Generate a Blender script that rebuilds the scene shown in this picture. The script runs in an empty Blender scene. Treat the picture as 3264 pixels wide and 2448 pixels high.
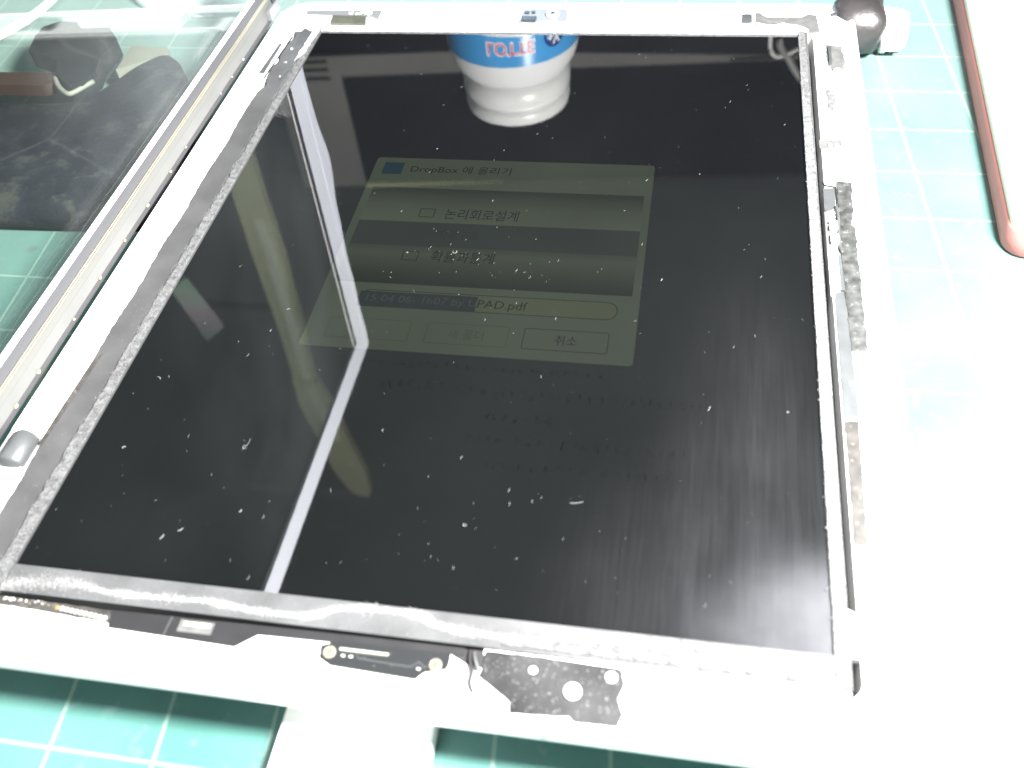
import bpy, bmesh, math, random
from mathutils import Vector, Matrix
random.seed(7)
S = bpy.context.scene
COL = S.collection
MM = 0.001

# ------------------------------------------------------------------ camera
cam = bpy.data.cameras.new('camera'); camo = bpy.data.objects.new('camera', cam); COL.objects.link(camo)
R = ((0.98331902, -0.06955596, 0.16806452), (0.16339273, 0.74376059, -0.64816896), (-0.07991575, 0.66481738, 0.74271887))
M = Matrix(R).to_4x4(); M.translation = Vector((45.9259527, -175.452283, 164.319567)) * MM
camo.matrix_world = M
cam.sensor_fit = 'HORIZONTAL'; cam.sensor_width = 36.0; cam.lens = 36.0 * 3068.45 / 3264
cam.clip_start = 0.01; cam.clip_end = 20
cam.dof.use_dof = True; cam.dof.focus_distance = 0.25; cam.dof.aperture_fstop = 19
S.camera = camo
# ------------------------------------------------------------------ world: a dim room, no lamp in it
W = bpy.data.worlds.new('World'); S.world = W; W.use_nodes = True
bg = W.node_tree.nodes['Background']; bg.inputs[0].default_value = (0.19, 0.215, 0.205, 1); bg.inputs[1].default_value = 0.68
# ------------------------------------------------------------------ the one work lamp, near right above the bench
ld = bpy.data.lights.new('work_lamp', 'AREA'); ld.shape = 'DISK'; ld.size = 0.07; ld.energy = 11.5; ld.color = (1.0, 0.985, 0.96)
lo = bpy.data.objects.new('work_lamp', ld); COL.objects.link(lo)
lo.location = Vector((165, -95, 235)) * MM
lo.rotation_euler = (Vector((0, 0, 15)) * MM - lo.location).to_track_quat('-Z', 'Y').to_euler()
# added unseen fill light behind the camera, lifts the near-edge shadows
l2 = bpy.data.lights.new('fill_light', 'AREA'); l2.shape = 'RECTANGLE'; l2.size = 0.9; l2.size_y = .3; l2.energy = 7.5; l2.color = (.95, 1, 1)
o2 = bpy.data.objects.new('fill_light', l2); COL.objects.link(o2); o2.location = (-.35, -.75, .95)
o2.rotation_euler = (Vector((0, 0, 0)) - o2.location).to_track_quat('-Z', 'Y').to_euler()
S.view_settings.view_transform = 'Standard'; S.view_settings.look = 'None'
S.view_settings.exposure = 0; S.view_settings.gamma = 1

# ------------------------------------------------------------------ materials
def nt(name):
    m = bpy.data.materials.new(name); m.use_nodes = True
    return m, m.node_tree.nodes, m.node_tree.links
def mat(name, c, rough=.5, metal=0., spec=.5, var=None, bump=None, speck=None, emit=None, coat=0, sheen=0):
    """var=(scale, amount): value noise; speck=(scale, threshold, colour): dust; bump=(scale, mm)"""
    m, N, L = nt(name); b = N['Principled BSDF']
    b.inputs['Base Color'].default_value = (*c, 1); b.inputs['Roughness'].default_value = rough
    b.inputs['Metallic'].default_value = metal; b.inputs['Specular IOR Level'].default_value = spec
    b.inputs['Coat Weight'].default_value = coat
    if sheen: b.inputs['Sheen Weight'].default_value = sheen
    if emit: b.inputs['Emission Color'].default_value = (*emit, 1); b.inputs['Emission Strength'].default_value = 1
    tc = N.new('ShaderNodeTexCoord'); src = None
    if var:
        n = N.new('ShaderNodeTexNoise'); n.inputs['Scale'].default_value = var[0]; n.inputs['Detail'].default_value = 6
        L.new(tc.outputs['Object'], n.inputs['Vector'])
        mr = N.new('ShaderNodeMapRange'); mr.inputs['From Min'].default_value = .3; mr.inputs['From Max'].default_value = .7
        mr.inputs['To Min'].default_value = 1 - var[1]; mr.inputs['To Max'].default_value = 1 + var[1]
        L.new(n.outputs['Fac'], mr.inputs['Value'])
        vm = N.new('ShaderNodeVectorMath'); vm.operation = 'SCALE'; vm.inputs[0].default_value = c
        L.new(mr.outputs[0], vm.inputs['Scale']); src = vm.outputs[0]
    if speck:
        n = N.new('ShaderNodeTexNoise'); n.inputs['Scale'].default_value = speck[0]; n.inputs['Detail'].default_value = 5; n.inputs['Roughness'].default_value = .75
        L.new(tc.outputs['Object'], n.inputs['Vector'])
        mr = N.new('ShaderNodeMapRange'); mr.inputs['From Min'].default_value = speck[1]; mr.inputs['From Max'].default_value = speck[1] + .09
        L.new(n.outputs['Fac'], mr.inputs['Value'])
        mx = N.new('ShaderNodeMix'); mx.data_type = 'RGBA'; L.new(mr.outputs[0], mx.inputs['Factor'])
        mx.inputs['A'].default_value = (*c, 1); mx.inputs['B'].default_value = (*speck[2], 1)
        if src: L.new(src, mx.inputs['A'])
        src = mx.outputs['Result']
    if src: L.new(src, b.inputs['Base Color'])
    if bump:
        n = N.new('ShaderNodeTexNoise'); n.inputs['Scale'].default_value = bump[0]; n.inputs['Detail'].default_value = 4
        L.new(tc.outputs['Object'], n.inputs['Vector'])
        bp = N.new('ShaderNodeBump'); bp.inputs['Distance'].default_value = bump[1] * MM; bp.inputs['Strength'].default_value = 1
        L.new(n.outputs['Fac'], bp.inputs['Height']); L.new(bp.outputs[0], b.inputs['Normal'])
    return m

def math_(N, L, op, a, b=None, clamp=False):
    n = N.new('ShaderNodeMath'); n.operation = op; n.use_clamp = clamp
    for i, v in enumerate((a, b)):
        if v is None: continue
        if isinstance(v, (int, float)): n.inputs[i].default_value = v
        else: L.new(v, n.inputs[i])
    return n.outputs[0]

MT = {}
MT['alu'] = mat('bead_blasted_aluminium', (.74, .75, .74), .5, .15, .5, var=(60, .08), bump=(2500, .01))
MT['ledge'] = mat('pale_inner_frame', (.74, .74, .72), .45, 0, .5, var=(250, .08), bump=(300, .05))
MT['black'] = mat('black_metal_frame', (.038, .038, .040), .42, 0, .6, var=(120, .25), speck=(900, .74, (.15, .15, .15)), bump=(120, .04))
MT['pit'] = mat('dark_recess', (.006, .005, .006), .7)
MT['foam'] = mat('dusty_foam_gasket', (.060, .061, .063), .9, 0, .3, var=(700, .5), speck=(2600, .52, (.13, .13, .13)), bump=(1800, .10))
MT['foamL'] = mat('pale_dust_line', (.25, .26, .26), .95, 0, .2, var=(600, .3), speck=(2000, .5, (.6, .6, .6)), bump=(1800, .15))
MT['tape'] = mat('black_adhesive_tape', (.018, .018, .019), .34, 0, .6, var=(110, .6), speck=(1700, .61, (.20, .20, .20)), bump=(350, .05))
MT['tapeR'] = mat('worn_black_tape', (.030, .031, .031), .45, 0, .5, var=(450, .6), speck=(900, .60, (.14, .14, .14)), bump=(350, .1))
MT['gtape'] = mat('grey_tape', (.040, .043, .045), .5, 0, .5, var=(200, .2), speck=(1900, .66, (.15, .15, .15)), bump=(400, .05))
MT['btape'] = mat('brown_stained_tape', (.026, .024, .022), .5, 0, .5, var=(300, .5), speck=(700, .58, (.10, .09, .08)), bump=(400, .06))
MT['flex'] = mat('dark_flex_cable', (.010, .010, .011), .45, 0, .5, var=(200, .2), speck=(1500, .74, (.5, .5, .5)))
MT['flexG'] = mat('grey_flex_cable', (.075, .076, .075), .5, 0, .5, var=(400, .25), speck=(1500, .66, (.5, .5, .5)))
MT['pcb'] = mat('black_circuit_board', (.011, .012, .013), .35, 0, .5, speck=(1600, .68, (.5, .5, .5)))
MT['gold'] = mat('gold_contacts', (.42, .27, .09), .3, .6)
MT['goldline'] = mat('gold_trace', (.22, .20, .15), .4, .3)
MT['solder'] = mat('solder', (.75, .75, .74), .3, .5)
MT['steel'] = mat('steel_screw', (.7, .7, .69), .3, .7)
MT['whitepl'] = mat('white_plastic', (.8, .8, .79), .35)
MT['plate'] = mat('grey_plate', (.14, .145, .15), .4, .2, speck=(900, .66, (.5, .5, .5)))
MT['olive'] = mat('olive_grey_metal', (.055, .058, .045), .4, .1, var=(150, .3), speck=(900, .66, (.5, .5, .5)))
MT['bezelW'] = mat('white_glass_border', (.88, .88, .89), .35, 0, .5)
MT['bezelG'] = mat('grey_glass_border', (.078, .080, .079), .5, 0, .4, var=(40, .12))
MT['bezelD'] = mat('dark_border_line', (.042, .043, .048), .5)
MT['bezelK'] = mat('dark_glass_edge', (.026, .024, .028), .6)
MT['glue'] = mat('glue_crumb', (.45, .46, .16), .6)
MT['glueW'] = mat('white_glue_crumb', (.30, .30, .30), .7)
MT['bezelT'] = mat('cool_white_glass_border', (.82, .84, .93), .35)
MT['edge'] = mat('scuffed_grey_border', (.050, .051, .053), .5, 0, .5, var=(120, .25))
MT['pouch'] = mat('black_cloth_pouch', (.010, .011, .017), .75, 0, .3, var=(90, .5), speck=(95, .53, (.034, .033, .030)), bump=(500, .3))
MT['darkpl'] = mat('dark_grey_plastic', (.012, .013, .016), .4, var=(80, .3))
MT['redpl'] = mat('dull_red_plastic', (.045, .024, .020), .5)
MT['cream'] = mat('cream_rubber', (.20, .19, .16), .6)
MT['whitecable'] = mat('white_cable_sheath', (.6, .61, .6), .4)
MT['redside'] = mat('salmon_red_side', (.36, .12, .11), .5, 0, .5, var=(60, .08))
MT['boxtop'] = mat('white_box_shell', (.74, .68, .56), .35, var=(40, .05))
MT['boxend'] = mat('cream_orange_end', (.55, .36, .22), .4)
MT['blackwrap'] = mat('glossy_black_wrap', (.022, .020, .021), .35, 0, .6, var=(150, .3), bump=(180, .4))
MT['cap'] = mat('white_bottle_cap', (.80, .80, .79), .28, 0, .5)
MT['bottle'] = mat('white_bottle', (.78, .78, .78), .25, 0, .5)
MT['blue'] = mat('blue_label', (.06, .33, .70), .2, 0, .5, var=(30, .12), coat=.5)
MT['navy'] = mat('navy_emblem', (.012, .035, .20), .3)
MT['redink'] = mat('pink_red_print', (.62, .08, .16), .4)
MT['whiteink'] = mat('white_print', (.76, .78, .80), .4)
MT['inkp'] = mat('purple_print', (.10, .09, .25), .4)
MT['silver'] = mat('silver_grey_plastic', (.36, .345, .32), .45, var=(15, .12))
MT['slot'] = mat('dark_slot', (.03, .03, .028), .6)
MT['dscreen'] = mat('dark_display', (.010, .011, .014), .45, 0, .3)
MT['dark_block'] = mat('matt_black', (.02, .018, .024), .6, 0, .3)
MT['creamhl'] = mat('cream_highlight', (.75, .72, .40), .4)  # cream of the painted monitor highlight and of the stand-in post's joint
MT['post'] = mat('standin_post_cream', (.66, .66, .42), .5, var=(8, .25))
MT['desk'] = mat('grey_desk_top', (.30, .29, .27), .5, var=(12, .1))
MT['greycable'] = mat('grey_cable', (.40, .39, .38), .4)
MT['dust'] = mat('dust_and_lint', (.10, .108, .105), .9, 0, .2)

# cutting mat: green vinyl with a printed 20 mm grid
def mat_cutting():
    m, N, L = nt('green_cutting_mat'); b = N['Principled BSDF']
    tc = N.new('ShaderNodeTexCoord'); sp = N.new('ShaderNodeSeparateXYZ'); L.new(tc.outputs['Object'], sp.inputs[0])
    x, y = sp.outputs[0], sp.outputs[1]
    xs = math_(N, L, 'ADD', x, math_(N, L, 'MULTIPLY', y, .082))
    def line(v, off, per, half):
        u = math_(N, L, 'ADD', v, -off * MM)
        u = math_(N, L, 'DIVIDE', u, per * MM)
        f = math_(N, L, 'SUBTRACT', u, math_(N, L, 'ROUND', u))
        d = math_(N, L, 'MULTIPLY', math_(N, L, 'ABSOLUTE', f), per)
        mr = N.new('ShaderNodeMapRange'); mr.inputs['From Min'].default_value = half; mr.inputs['From Max'].default_value = half + .18
        mr.inputs['To Min'].default_value = 1; mr.inputs['To Max'].default_value = 0
        L.new(d, mr.inputs['Value']); return mr.outputs[0]
    g = math_(N, L, 'MAXIMUM', line(xs, 10, 20, .28), line(y, 14.2, 20, .28))
    n = N.new('ShaderNodeTexNoise'); n.inputs['Scale'].default_value = 35; n.inputs['Detail'].default_value = 8; L.new(tc.outputs['Object'], n.inputs['Vector'])
    n2 = N.new('ShaderNodeTexNoise'); n2.inputs['Scale'].default_value = 260; n2.inputs['Detail'].default_value = 6; L.new(tc.outputs['Object'], n2.inputs['Vector'])
    cr = N.new('ShaderNodeMix'); cr.data_type = 'RGBA'
    cr.inputs['A'].default_value = (.018, .100, .083, 1); cr.inputs['B'].default_value = (.034, .128, .112, 1)
    mr = N.new('ShaderNodeMapRange'); mr.inputs['From Min'].default_value = .35; mr.inputs['From Max'].default_value = .65; L.new(n.outputs['Fac'], mr.inputs['Value'])
    L.new(mr.outputs[0], cr.inputs['Factor'])
    # worn whitish scuffs and small dark stains
    sc_ = N.new('ShaderNodeMapRange'); sc_.inputs['From Min'].default_value = .60; sc_.inputs['From Max'].default_value = .80; sc_.inputs['To Max'].default_value = .35; L.new(n2.outputs['Fac'], sc_.inputs['Value'])
    c2 = N.new('ShaderNodeMix'); c2.data_type = 'RGBA'; L.new(sc_.outputs[0], c2.inputs['Factor']); L.new(cr.outputs['Result'], c2.inputs['A']); c2.inputs['B'].default_value = (.18, .26, .24, 1)
    v = N.new('ShaderNodeTexVoronoi'); v.inputs['Scale'].default_value = 45; L.new(tc.outputs['Object'], v.inputs['Vector'])
    st = N.new('ShaderNodeMapRange'); st.inputs['From Min'].default_value = .04; st.inputs['From Max'].default_value = .10; st.inputs['To Min'].default_value = .55; st.inputs['To Max'].default_value = 0; L.new(v.outputs['Distance'], st.inputs['Value'])
    c3 = N.new('ShaderNodeMix'); c3.data_type = 'RGBA'; L.new(st.outputs[0], c3.inputs['Factor']); L.new(c2.outputs['Result'], c3.inputs['A']); c3.inputs['B'].default_value = (.02, .045, .04, 1)
    # glare on the right-hand part of the mat, painted in as a paler patchy tint
    mp = N.new('ShaderNodeMapping'); mp.vector_type = 'TEXTURE'; mp.inputs['Location'].default_value = (.185, .02, 0); mp.inputs['Scale'].default_value = (.125, .19, 1); L.new(tc.outputs['Object'], mp.inputs[0])
    ln = N.new('ShaderNodeVectorMath'); ln.operation = 'LENGTH'; L.new(mp.outputs[0], ln.inputs[0])
    pw = N.new('ShaderNodeMapRange'); pw.interpolation_type = 'SMOOTHSTEP'; pw.inputs['From Min'].default_value = .2; pw.inputs['From Max'].default_value = 1.0; pw.inputs['To Min'].default_value = .55; pw.inputs['To Max'].default_value = 0; L.new(ln.outputs['Value'], pw.inputs['Value'])
    pn = N.new('ShaderNodeMapRange'); pn.inputs['From Min'].default_value = .3; pn.inputs['From Max'].default_value = .7; pn.inputs['To Min'].default_value = .6; pn.inputs['To Max'].default_value = 1.1; L.new(n.outputs['Fac'], pn.inputs['Value'])
    cp_ = N.new('ShaderNodeMix'); cp_.data_type = 'RGBA'; L.new(math_(N, L, 'MULTIPLY', pw.outputs[0], pn.outputs[0], True), cp_.inputs['Factor']); L.new(c3.outputs['Result'], cp_.inputs['A']); cp_.inputs['B'].default_value = (.060, .118, .110, 1)
    c3 = cp_
    gm = math_(N, L, 'MULTIPLY', g, .5)
    c4 = N.new('ShaderNodeMix'); c4.data_type = 'RGBA'; L.new(gm, c4.inputs['Factor']); L.new(c3.outputs['Result'], c4.inputs['A']); c4.inputs['B'].default_value = (.22, .30, .25, 1)
    L.new(c4.outputs['Result'], b.inputs['Base Color'])
    b.inputs['Roughness'].default_value = .55; b.inputs['Specular IOR Level'].default_value = .7
    b.inputs['Sheen Weight'].default_value = .62; b.inputs['Sheen Roughness'].default_value = .5
    n3 = N.new('ShaderNodeTexNoise'); n3.inputs['Scale'].default_value = 1800; L.new(tc.outputs['Object'], n3.inputs['Vector'])
    bp = N.new('ShaderNodeBump'); bp.inputs['Distance'].default_value = .04 * MM; L.new(n3.outputs['Fac'], bp.inputs['Height']); L.new(bp.outputs[0], b.inputs['Normal'])
    return m
MT['mat'] = mat_cutting()

# clear glass pane, modelled as coated thin walls
def mat_glass(name, ior, tint, rough=0.0):
    m, N, L = nt(name); N.remove(N['Principled BSDF']); out = N['Material Output']
    f = N.new('ShaderNodeFresnel'); ge = N.new('ShaderNodeNewGeometry')   # same reflectance from both sides of the thin wall
    mr = N.new('ShaderNodeMapRange'); mr.inputs['To Min'].default_value = ior; mr.inputs['To Max'].default_value = 1 / ior; L.new(ge.outputs['Backfacing'], mr.inputs['Value']); L.new(mr.outputs[0], f.inputs['IOR'])
    t = N.new('ShaderNodeBsdfTransparent'); t.inputs[0].default_value = (*tint, 1)
    g = N.new('ShaderNodeBsdfGlossy'); g.inputs['Roughness'].default_value = rough
    mx = N.new('ShaderNodeMixShader'); L.new(f.outputs[0], mx.inputs[0]); L.new(t.outputs[0], mx.inputs[1]); L.new(g.outputs[0], mx.inputs[2])
    L.new(mx.outputs[0], out.inputs[0]); return m, N, L, mx, out
def mat_pane():
    m, N, L, mx, out = mat_glass('clear_scratched_glass', 1.68, (.93, .97, .95))
    tc = N.new('ShaderNodeTexCoord')
    n = N.new('ShaderNodeTexNoise'); n.inputs['Scale'].default_value = 25; n.inputs['Detail'].default_value = 6; L.new(tc.outputs['Object'], n.inputs['Vector'])
    v = N.new('ShaderNodeTexVoronoi'); v.feature = 'DISTANCE_TO_EDGE'; v.inputs['Scale'].default_value = 28; v.inputs['Randomness'].default_value = 1
    mp = N.new('ShaderNodeMapping'); mp.inputs['Scale'].default_value = (1, .35, 1.3); mp.inputs['Rotation'].default_value = (.6, 0, 0); L.new(tc.outputs['Object'], mp.inputs[0]); L.new(mp.outputs[0], v.inputs['Vector'])
    sc = N.new('ShaderNodeMapRange'); sc.inputs['From Min'].default_value = .0; sc.inputs['From Max'].default_value = .006; sc.inputs['To Min'].default_value = .004; sc.inputs['To Max'].default_value = 0; L.new(v.outputs[0], sc.inputs['Value'])
    hz = N.new('ShaderNodeMapRange'); hz.inputs['From Min'].default_value = .3; hz.inputs['From Max'].default_value = .8; hz.inputs['To Min'].default_value = .006; hz.inputs['To Max'].default_value = .036; L.new(n.outputs['Fac'], hz.inputs['Value'])
    sp_ = N.new('ShaderNodeSeparateXYZ'); L.new(tc.outputs['Object'], sp_.inputs[0])      # the far half is dustier
    dm_ = N.new('ShaderNodeMapRange'); dm_.inputs['From Min'].default_value = -.03; dm_.inputs['From Max'].default_value = .07; dm_.inputs['To Min'].default_value = .12; dm_.inputs['To Max'].default_value = 1.25; L.new(sp_.outputs[1], dm_.inputs['Value'])
    fac = math_(N, L, 'ADD', sc.outputs[0], math_(N, L, 'MULTIPLY', hz.outputs[0], dm_.outputs[0]))
    d = N.new('ShaderNodeBsdfDiffuse'); d.inputs[0].default_value = (.85, .9, .95, 1)
    m2 = N.new('ShaderNodeMixShader'); L.new(fac, m2.inputs[0]); L.new(mx.outputs[0], m2.inputs[1]); L.new(d.outputs[0], m2.inputs[2]); L.new(m2.outputs[0], out.inputs[0])
    return m
MT['pane'] = mat_pane()
# polarising film of the display: mirror-like, with wiped smears, a finger smudge and painted corner glare
def mat_film():
    m, N, L, mx, out = mat_glass('glossy_display_film', 2.1, (.97, .98, .97), .02)
    tc = N.new('ShaderNodeTexCoord')
    def noise(scale, mp_scale, rot=0, detail=5):
        mp = N.new('ShaderNodeMapping'); mp.inputs['Scale'].default_value = mp_scale; mp.inputs['Rotation'].default_value = (0, 0, rot); L.new(tc.outputs['Object'], mp.inputs[0])
        n = N.new('ShaderNodeTexNoise'); n.inputs['Scale'].default_value = scale; n.inputs['Detail'].default_value = detail; L.new(mp.outputs[0], n.inputs['Vector']); return n.outputs['Fac']
    def blob(cx, cy, rx, ry):
        mp = N.new('ShaderNodeMapping'); mp.vector_type = 'TEXTURE'; mp.inputs['Location'].default_value = (cx * MM, cy * MM, 0); mp.inputs['Scale'].default_value = (rx * MM, ry * MM, 1)
        L.new(tc.outputs['Object'], mp.inputs[0])
        ln = N.new('ShaderNodeVectorMath'); ln.operation = 'LENGTH'; L.new(mp.outputs[0], ln.inputs[0])
        r = N.new('ShaderNodeMapRange'); r.interpolation_type = 'SMOOTHSTEP'; r.inputs['From Min'].default_value = .15; r.inputs['From Max'].default_value = 1; r.inputs['To Min'].default_value = 1; r.inputs['To Max'].default_value = 0
        L.new(ln.outputs['Value'], r.inputs['Value']); return r.outputs[0]
    def rng(v, a, b, c, d):
        r = N.new('ShaderNodeMapRange'); r.inputs['From Min'].default_value = a; r.inputs['From Max'].default_value = b; r.inputs['To Min'].default_value = c; r.inputs['To Max'].default_value = d; L.new(v, r.inputs['Value']); return r.outputs[0]
    streak = rng(noise(42, (3.2, .55, 1), .12, 7), .28, .74, .42, 1)
    fine = rng(noise(300, (5, .22, 1), .13, 4), .3, .7, .68, 1.1)
    streak = math_(N, L, 'MULTIPLY', streak, fine)
    cloud = rng(noise(28, (1, 1, 1)), .35, .68, .1, 1)
    wipe = math_(N, L, 'MULTIPLY', blob(78, -98, 62, 62), math_(N, L, 'MULTIPLY', math_(N, L, 'MULTIPLY', streak, math_(N, L, 'ADD', cloud, .35)), .012))
    wipe2 = math_(N, L, 'MULTIPLY', blob(62, -50, 22, 55), math_(N, L, 'MULTIPLY', streak, .004))
    corner = math_(N, L, 'MULTIPLY', blob(80, -102, 34, 30), math_(N, L, 'MULTIPLY', cloud, .075))  # lamp glare in the corner painted as a pale diffuse haze
    wv = N.new('ShaderNodeTexWave'); wv.wave_type = 'RINGS'; wv.inputs['Scale'].default_value = 260; wv.inputs['Distortion'].default_value = 3
    mp = N.new('ShaderNodeMapping'); mp.vector_type = 'TEXTURE'; mp.inputs['Location'].default_value = (-26 * MM, -80 * MM, 0); L.new(tc.outputs['Object'], mp.inputs[0]); L.new(mp.outputs[0], wv.inputs['Vector'])
    fp = math_(N, L, 'MULTIPLY', blob(-26, -80, 17, 11), math_(N, L, 'MULTIPLY', math_(N, L, 'MULTIPLY', wv.outputs['Fac'], cloud), .0035))
    fp2 = math_(N, L, 'MULTIPLY', blob(-50, -88, 30, 14), math_(N, L, 'MULTIPLY', streak, .0012))
    base = math_(N, L, 'MULTIPLY', cloud, .0007)
    f = base
    for q in (wipe, wipe2, corner, fp, fp2): f = math_(N, L, 'ADD', f, q)
    d = N.new('ShaderNodeBsdfDiffuse'); d.inputs[0].default_value = (.9, .92, 1.0, 1)
    m2 = N.new('ShaderNodeMixShader'); L.new(f, m2.inputs[0]); L.new(mx.outputs[0], m2.inputs[1]); L.new(d.outputs[0], m2.inputs[2]); L.new(m2.outputs[0], out.inputs[0])
    return m
MT['film'] = mat_film()
# lit pixels of the dimmed display
def emis(name, c, grad=None):
    m, N, L = nt(name); b = N['Principled BSDF']; b.inputs['Base Color'].default_value = (.0016, .0016, .0018, 1); b.inputs['Roughness'].default_value = .8; b.inputs['Specular IOR Level'].default_value = 0
    b.inputs['Emission Color'].default_value = (*c, 1); b.inputs['Emission Strength'].default_value = 1
    tc = N.new('ShaderNodeTexCoord'); n = N.new('ShaderNodeTexNoise'); n.inputs['Scale'].default_value = 18; L.new(tc.outputs['Object'], n.inputs['Vector'])
    mr = N.new('ShaderNodeMapRange'); mr.inputs['From Min'].default_value = .3; mr.inputs['From Max'].default_value = .7; mr.inputs['To Min'].default_value = .85; mr.inputs['To Max'].default_value = 1.15; L.new(n.outputs['Fac'], mr.inputs['Value'])
    o = mr.outputs[0]
    if grad:      # picker wheel: bright in the middle rows, dark to its top and bottom edge
        sp = N.new('ShaderNodeSeparateXYZ'); L.new(tc.outputs['Object'], sp.inputs[0])
        cr = N.new('ShaderNodeValToRGB'); e = cr.color_ramp
        mr2 = N.new('ShaderNodeMapRange'); mr2.inputs['From Min'].default_value = grad[0] * MM; mr2.inputs['From Max'].default_value = grad[1] * MM; L.new(sp.outputs[1], mr2.inputs['Value'])
        L.new(mr2.outputs[0], cr.inputs[0])
        vals = grad[2]; e.elements[0].position = vals[0][0]; e.elements[0].color = (vals[0][1],) * 3 + (1,); e.elements[1].position = vals[-1][0]; e.elements[1].color = (vals[-1][1],) * 3 + (1,)
        for p, v in vals[1:-1]: el = e.elements.new(p); el.color = (v, v, v, 1)
        o = math_(N, L, 'MULTIPLY', o, cr.outputs[0])
    L.new(o, b.inputs['Emission Strength']); return m
MT['px_off'] = emis('unlit_display', (.0080, .0095, .0130))
MT['px_page'] = emis('dim_display_page', (.0105, .0128, .0140))
MT['px_dlg'] = emis('dialog_panel_pixels', (.053, .067, .045))
MT['px_list'] = emis('list_pixels', (.058, .074, .050), (-16.5, 20.5, [(0, .15), (.12, .38), (.30, .85), (.37, .62), (.38, .5), (.62, .5), (.625, 1.12), (.8, .85), (.96, .30), (1, .22)]))
MT['px_sel'] = emis('selected_row_pixels', (.022, .030, .026))
MT['px_ink'] = emis('dark_pixels', (.004, .006, .005))
MT['px_line'] = emis('outline_pixels', (.034, .044, .025))
MT['px_hl'] = emis('highlight_pixels', (.013, .019, .021))
MT['px_light'] = emis('light_text_pixels', (.035, .045, .04))
MT['px_field'] = emis('field_pixels', (.060, .072, .038))
MT['px_icon'] = emis('icon_pixels', (.008, .030, .040))
MT['px_faint'] = emis('faint_handwriting_pixels', (.0065, .0080, .0085))

# ------------------------------------------------------------------ helpers
WL = {}
def tag(o, label=None, cat=None, group=None, kind=None):
    if label: o['label'] = label
    if cat: o['category'] = cat
    if group: o['group'] = group
    if kind: o['kind'] = kind
    return o
def thing(name, label, cat, loc=(0, 0, 0), group=None):
    o = bpy.data.objects.new(name, None); o.empty_display_size = .01; COL.objects.link(o)
    o.location = Vector(loc) * MM; WL[o.name] = Vector(loc) * MM
    return tag(o, label, cat, group)
def obj(name, bm, m, parent=None, smooth=False, label=None):
    """bm is in mm, world coordinates; the mesh is stored relative to its thing"""
    off = WL[parent.name] if parent else Vector((0, 0, 0))
    for v in bm.verts: v.co = v.co * MM - off
    bmesh.ops.recalc_face_normals(bm, faces=bm.faces)
    me = bpy.data.meshes.new(name); bm.to_mesh(me); bm.free()
    if m is not None: me.materials.append(MT[m] if isinstance(m, str) else m)
    if smooth:
        for p in me.polygons: p.use_smooth = True
    o = bpy.data.objects.new(name, me); COL.objects.link(o)
    if parent: o.parent = parent
    WL[o.name] = off
    if label: o['label'] = label
    return o
def B(): return bmesh.new()
def box(bm, x0, x1, y0, y1, z0, z1):
    vs = [bm.verts.new(p) for p in ((x0, y0, z0), (x1, y0, z0), (x1, y1, z0), (x0, y1, z0), (x0, y0, z1), (x1, y0, z1), (x1, y1, z1), (x0, y1, z1))]
    for f in ((3, 2, 1, 0), (4, 5, 6, 7), (0, 1, 5, 4), (1, 2, 6, 5), (2, 3, 7, 6), (3, 0, 4, 7)): bm.faces.new([vs[i] for i in f])
    return bm
def prism(bm, pts, z0, z1):
    a = [bm.verts.new((x, y, z0)) for x, y in pts]; b = [bm.verts.new((x, y, z1)) for x, y in pts]
    bm.faces.new(a[::-1]); bm.faces.new(b)
    n = len(pts)
    for i in range(n): bm.faces.new((a[i], a[(i + 1) % n], b[(i + 1) % n], b[i]))
    return bm
def torn(pts, amp=.25, step=1.2):
    o = []
    for i, p in enumerate(pts):
        q = pts[(i + 1) % len(pts)]; p = Vector(p); q = Vector(q); n = max(1, int((q - p).length / step))
        for k in range(n):
            c = p.lerp(q, k / n); o.append((c.x + random.uniform(-amp, amp), c.y + random.uniform(-amp, amp)))
    return o
def rrect(x0, x1, y0, y1, r, n=6):
    o = []
    for cx, cy, a in ((x1 - r, y1 - r, 0), (x0 + r, y1 - r, 90), (x0 + r, y0 + r, 180), (x1 - r, y0 + r, 270)):
        for k in range(n + 1):
            t = math.radians(a + 90 * k / n); o.append((cx + r * math.cos(t), cy + r * math.sin(t)))
    return o
def loft(bm, rings, cap0=True, cap1=True, closed=True):
    R_ = [[bm.verts.new(p) for p in r] for r in rings]; n = len(rings[0])
    for a, b in zip(R_, R_[1:]):
        for i in range(n if closed else n - 1): bm.faces.new((a[i], a[(i + 1) % n], b[(i + 1) % n], b[i]))
    if cap0: bm.faces.new(R_[0][::-1])
    if cap1: bm.faces.new(R_[-1])
    return bm
def lathe(bm, prof, c, seg=48, axis='z'):
    rings = []
    for r, h in prof:
        ring = []
        for k in range(seg):
            t = 2 * math.pi * k / seg; a, b = r * math.cos(t), r * math.sin(t)
            ring.append((c[0] + a, c[1] + b, c[2] + h) if axis == 'z' else (c[0] + h, c[1] + a, c[2] + b) if axis == 'x' else (c[0] + a, c[1] + h, c[2] + b))
        rings.append(ring)
    return loft(bm, rings)
def smoothpath(pts, k=6):
    P = [Vector(p) for p in pts]; o = []
    for i in range(len(P) - 1):
        p0, p1, p2, p3 = P[max(i - 1, 0)], P[i], P[i + 1], P[min(i + 2, len(P) - 1)]
        for j in range(k):
            t = j / k; o.append(.5 * ((2 * p1) + (p2 - p0) * t + (2 * p0 - 5 * p1 + 4 * p2 - p3) * t * t + (3 * p1 - p0 - 3 * p2 + p3) * t ** 3))
    return o + [P[-1]]
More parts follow.
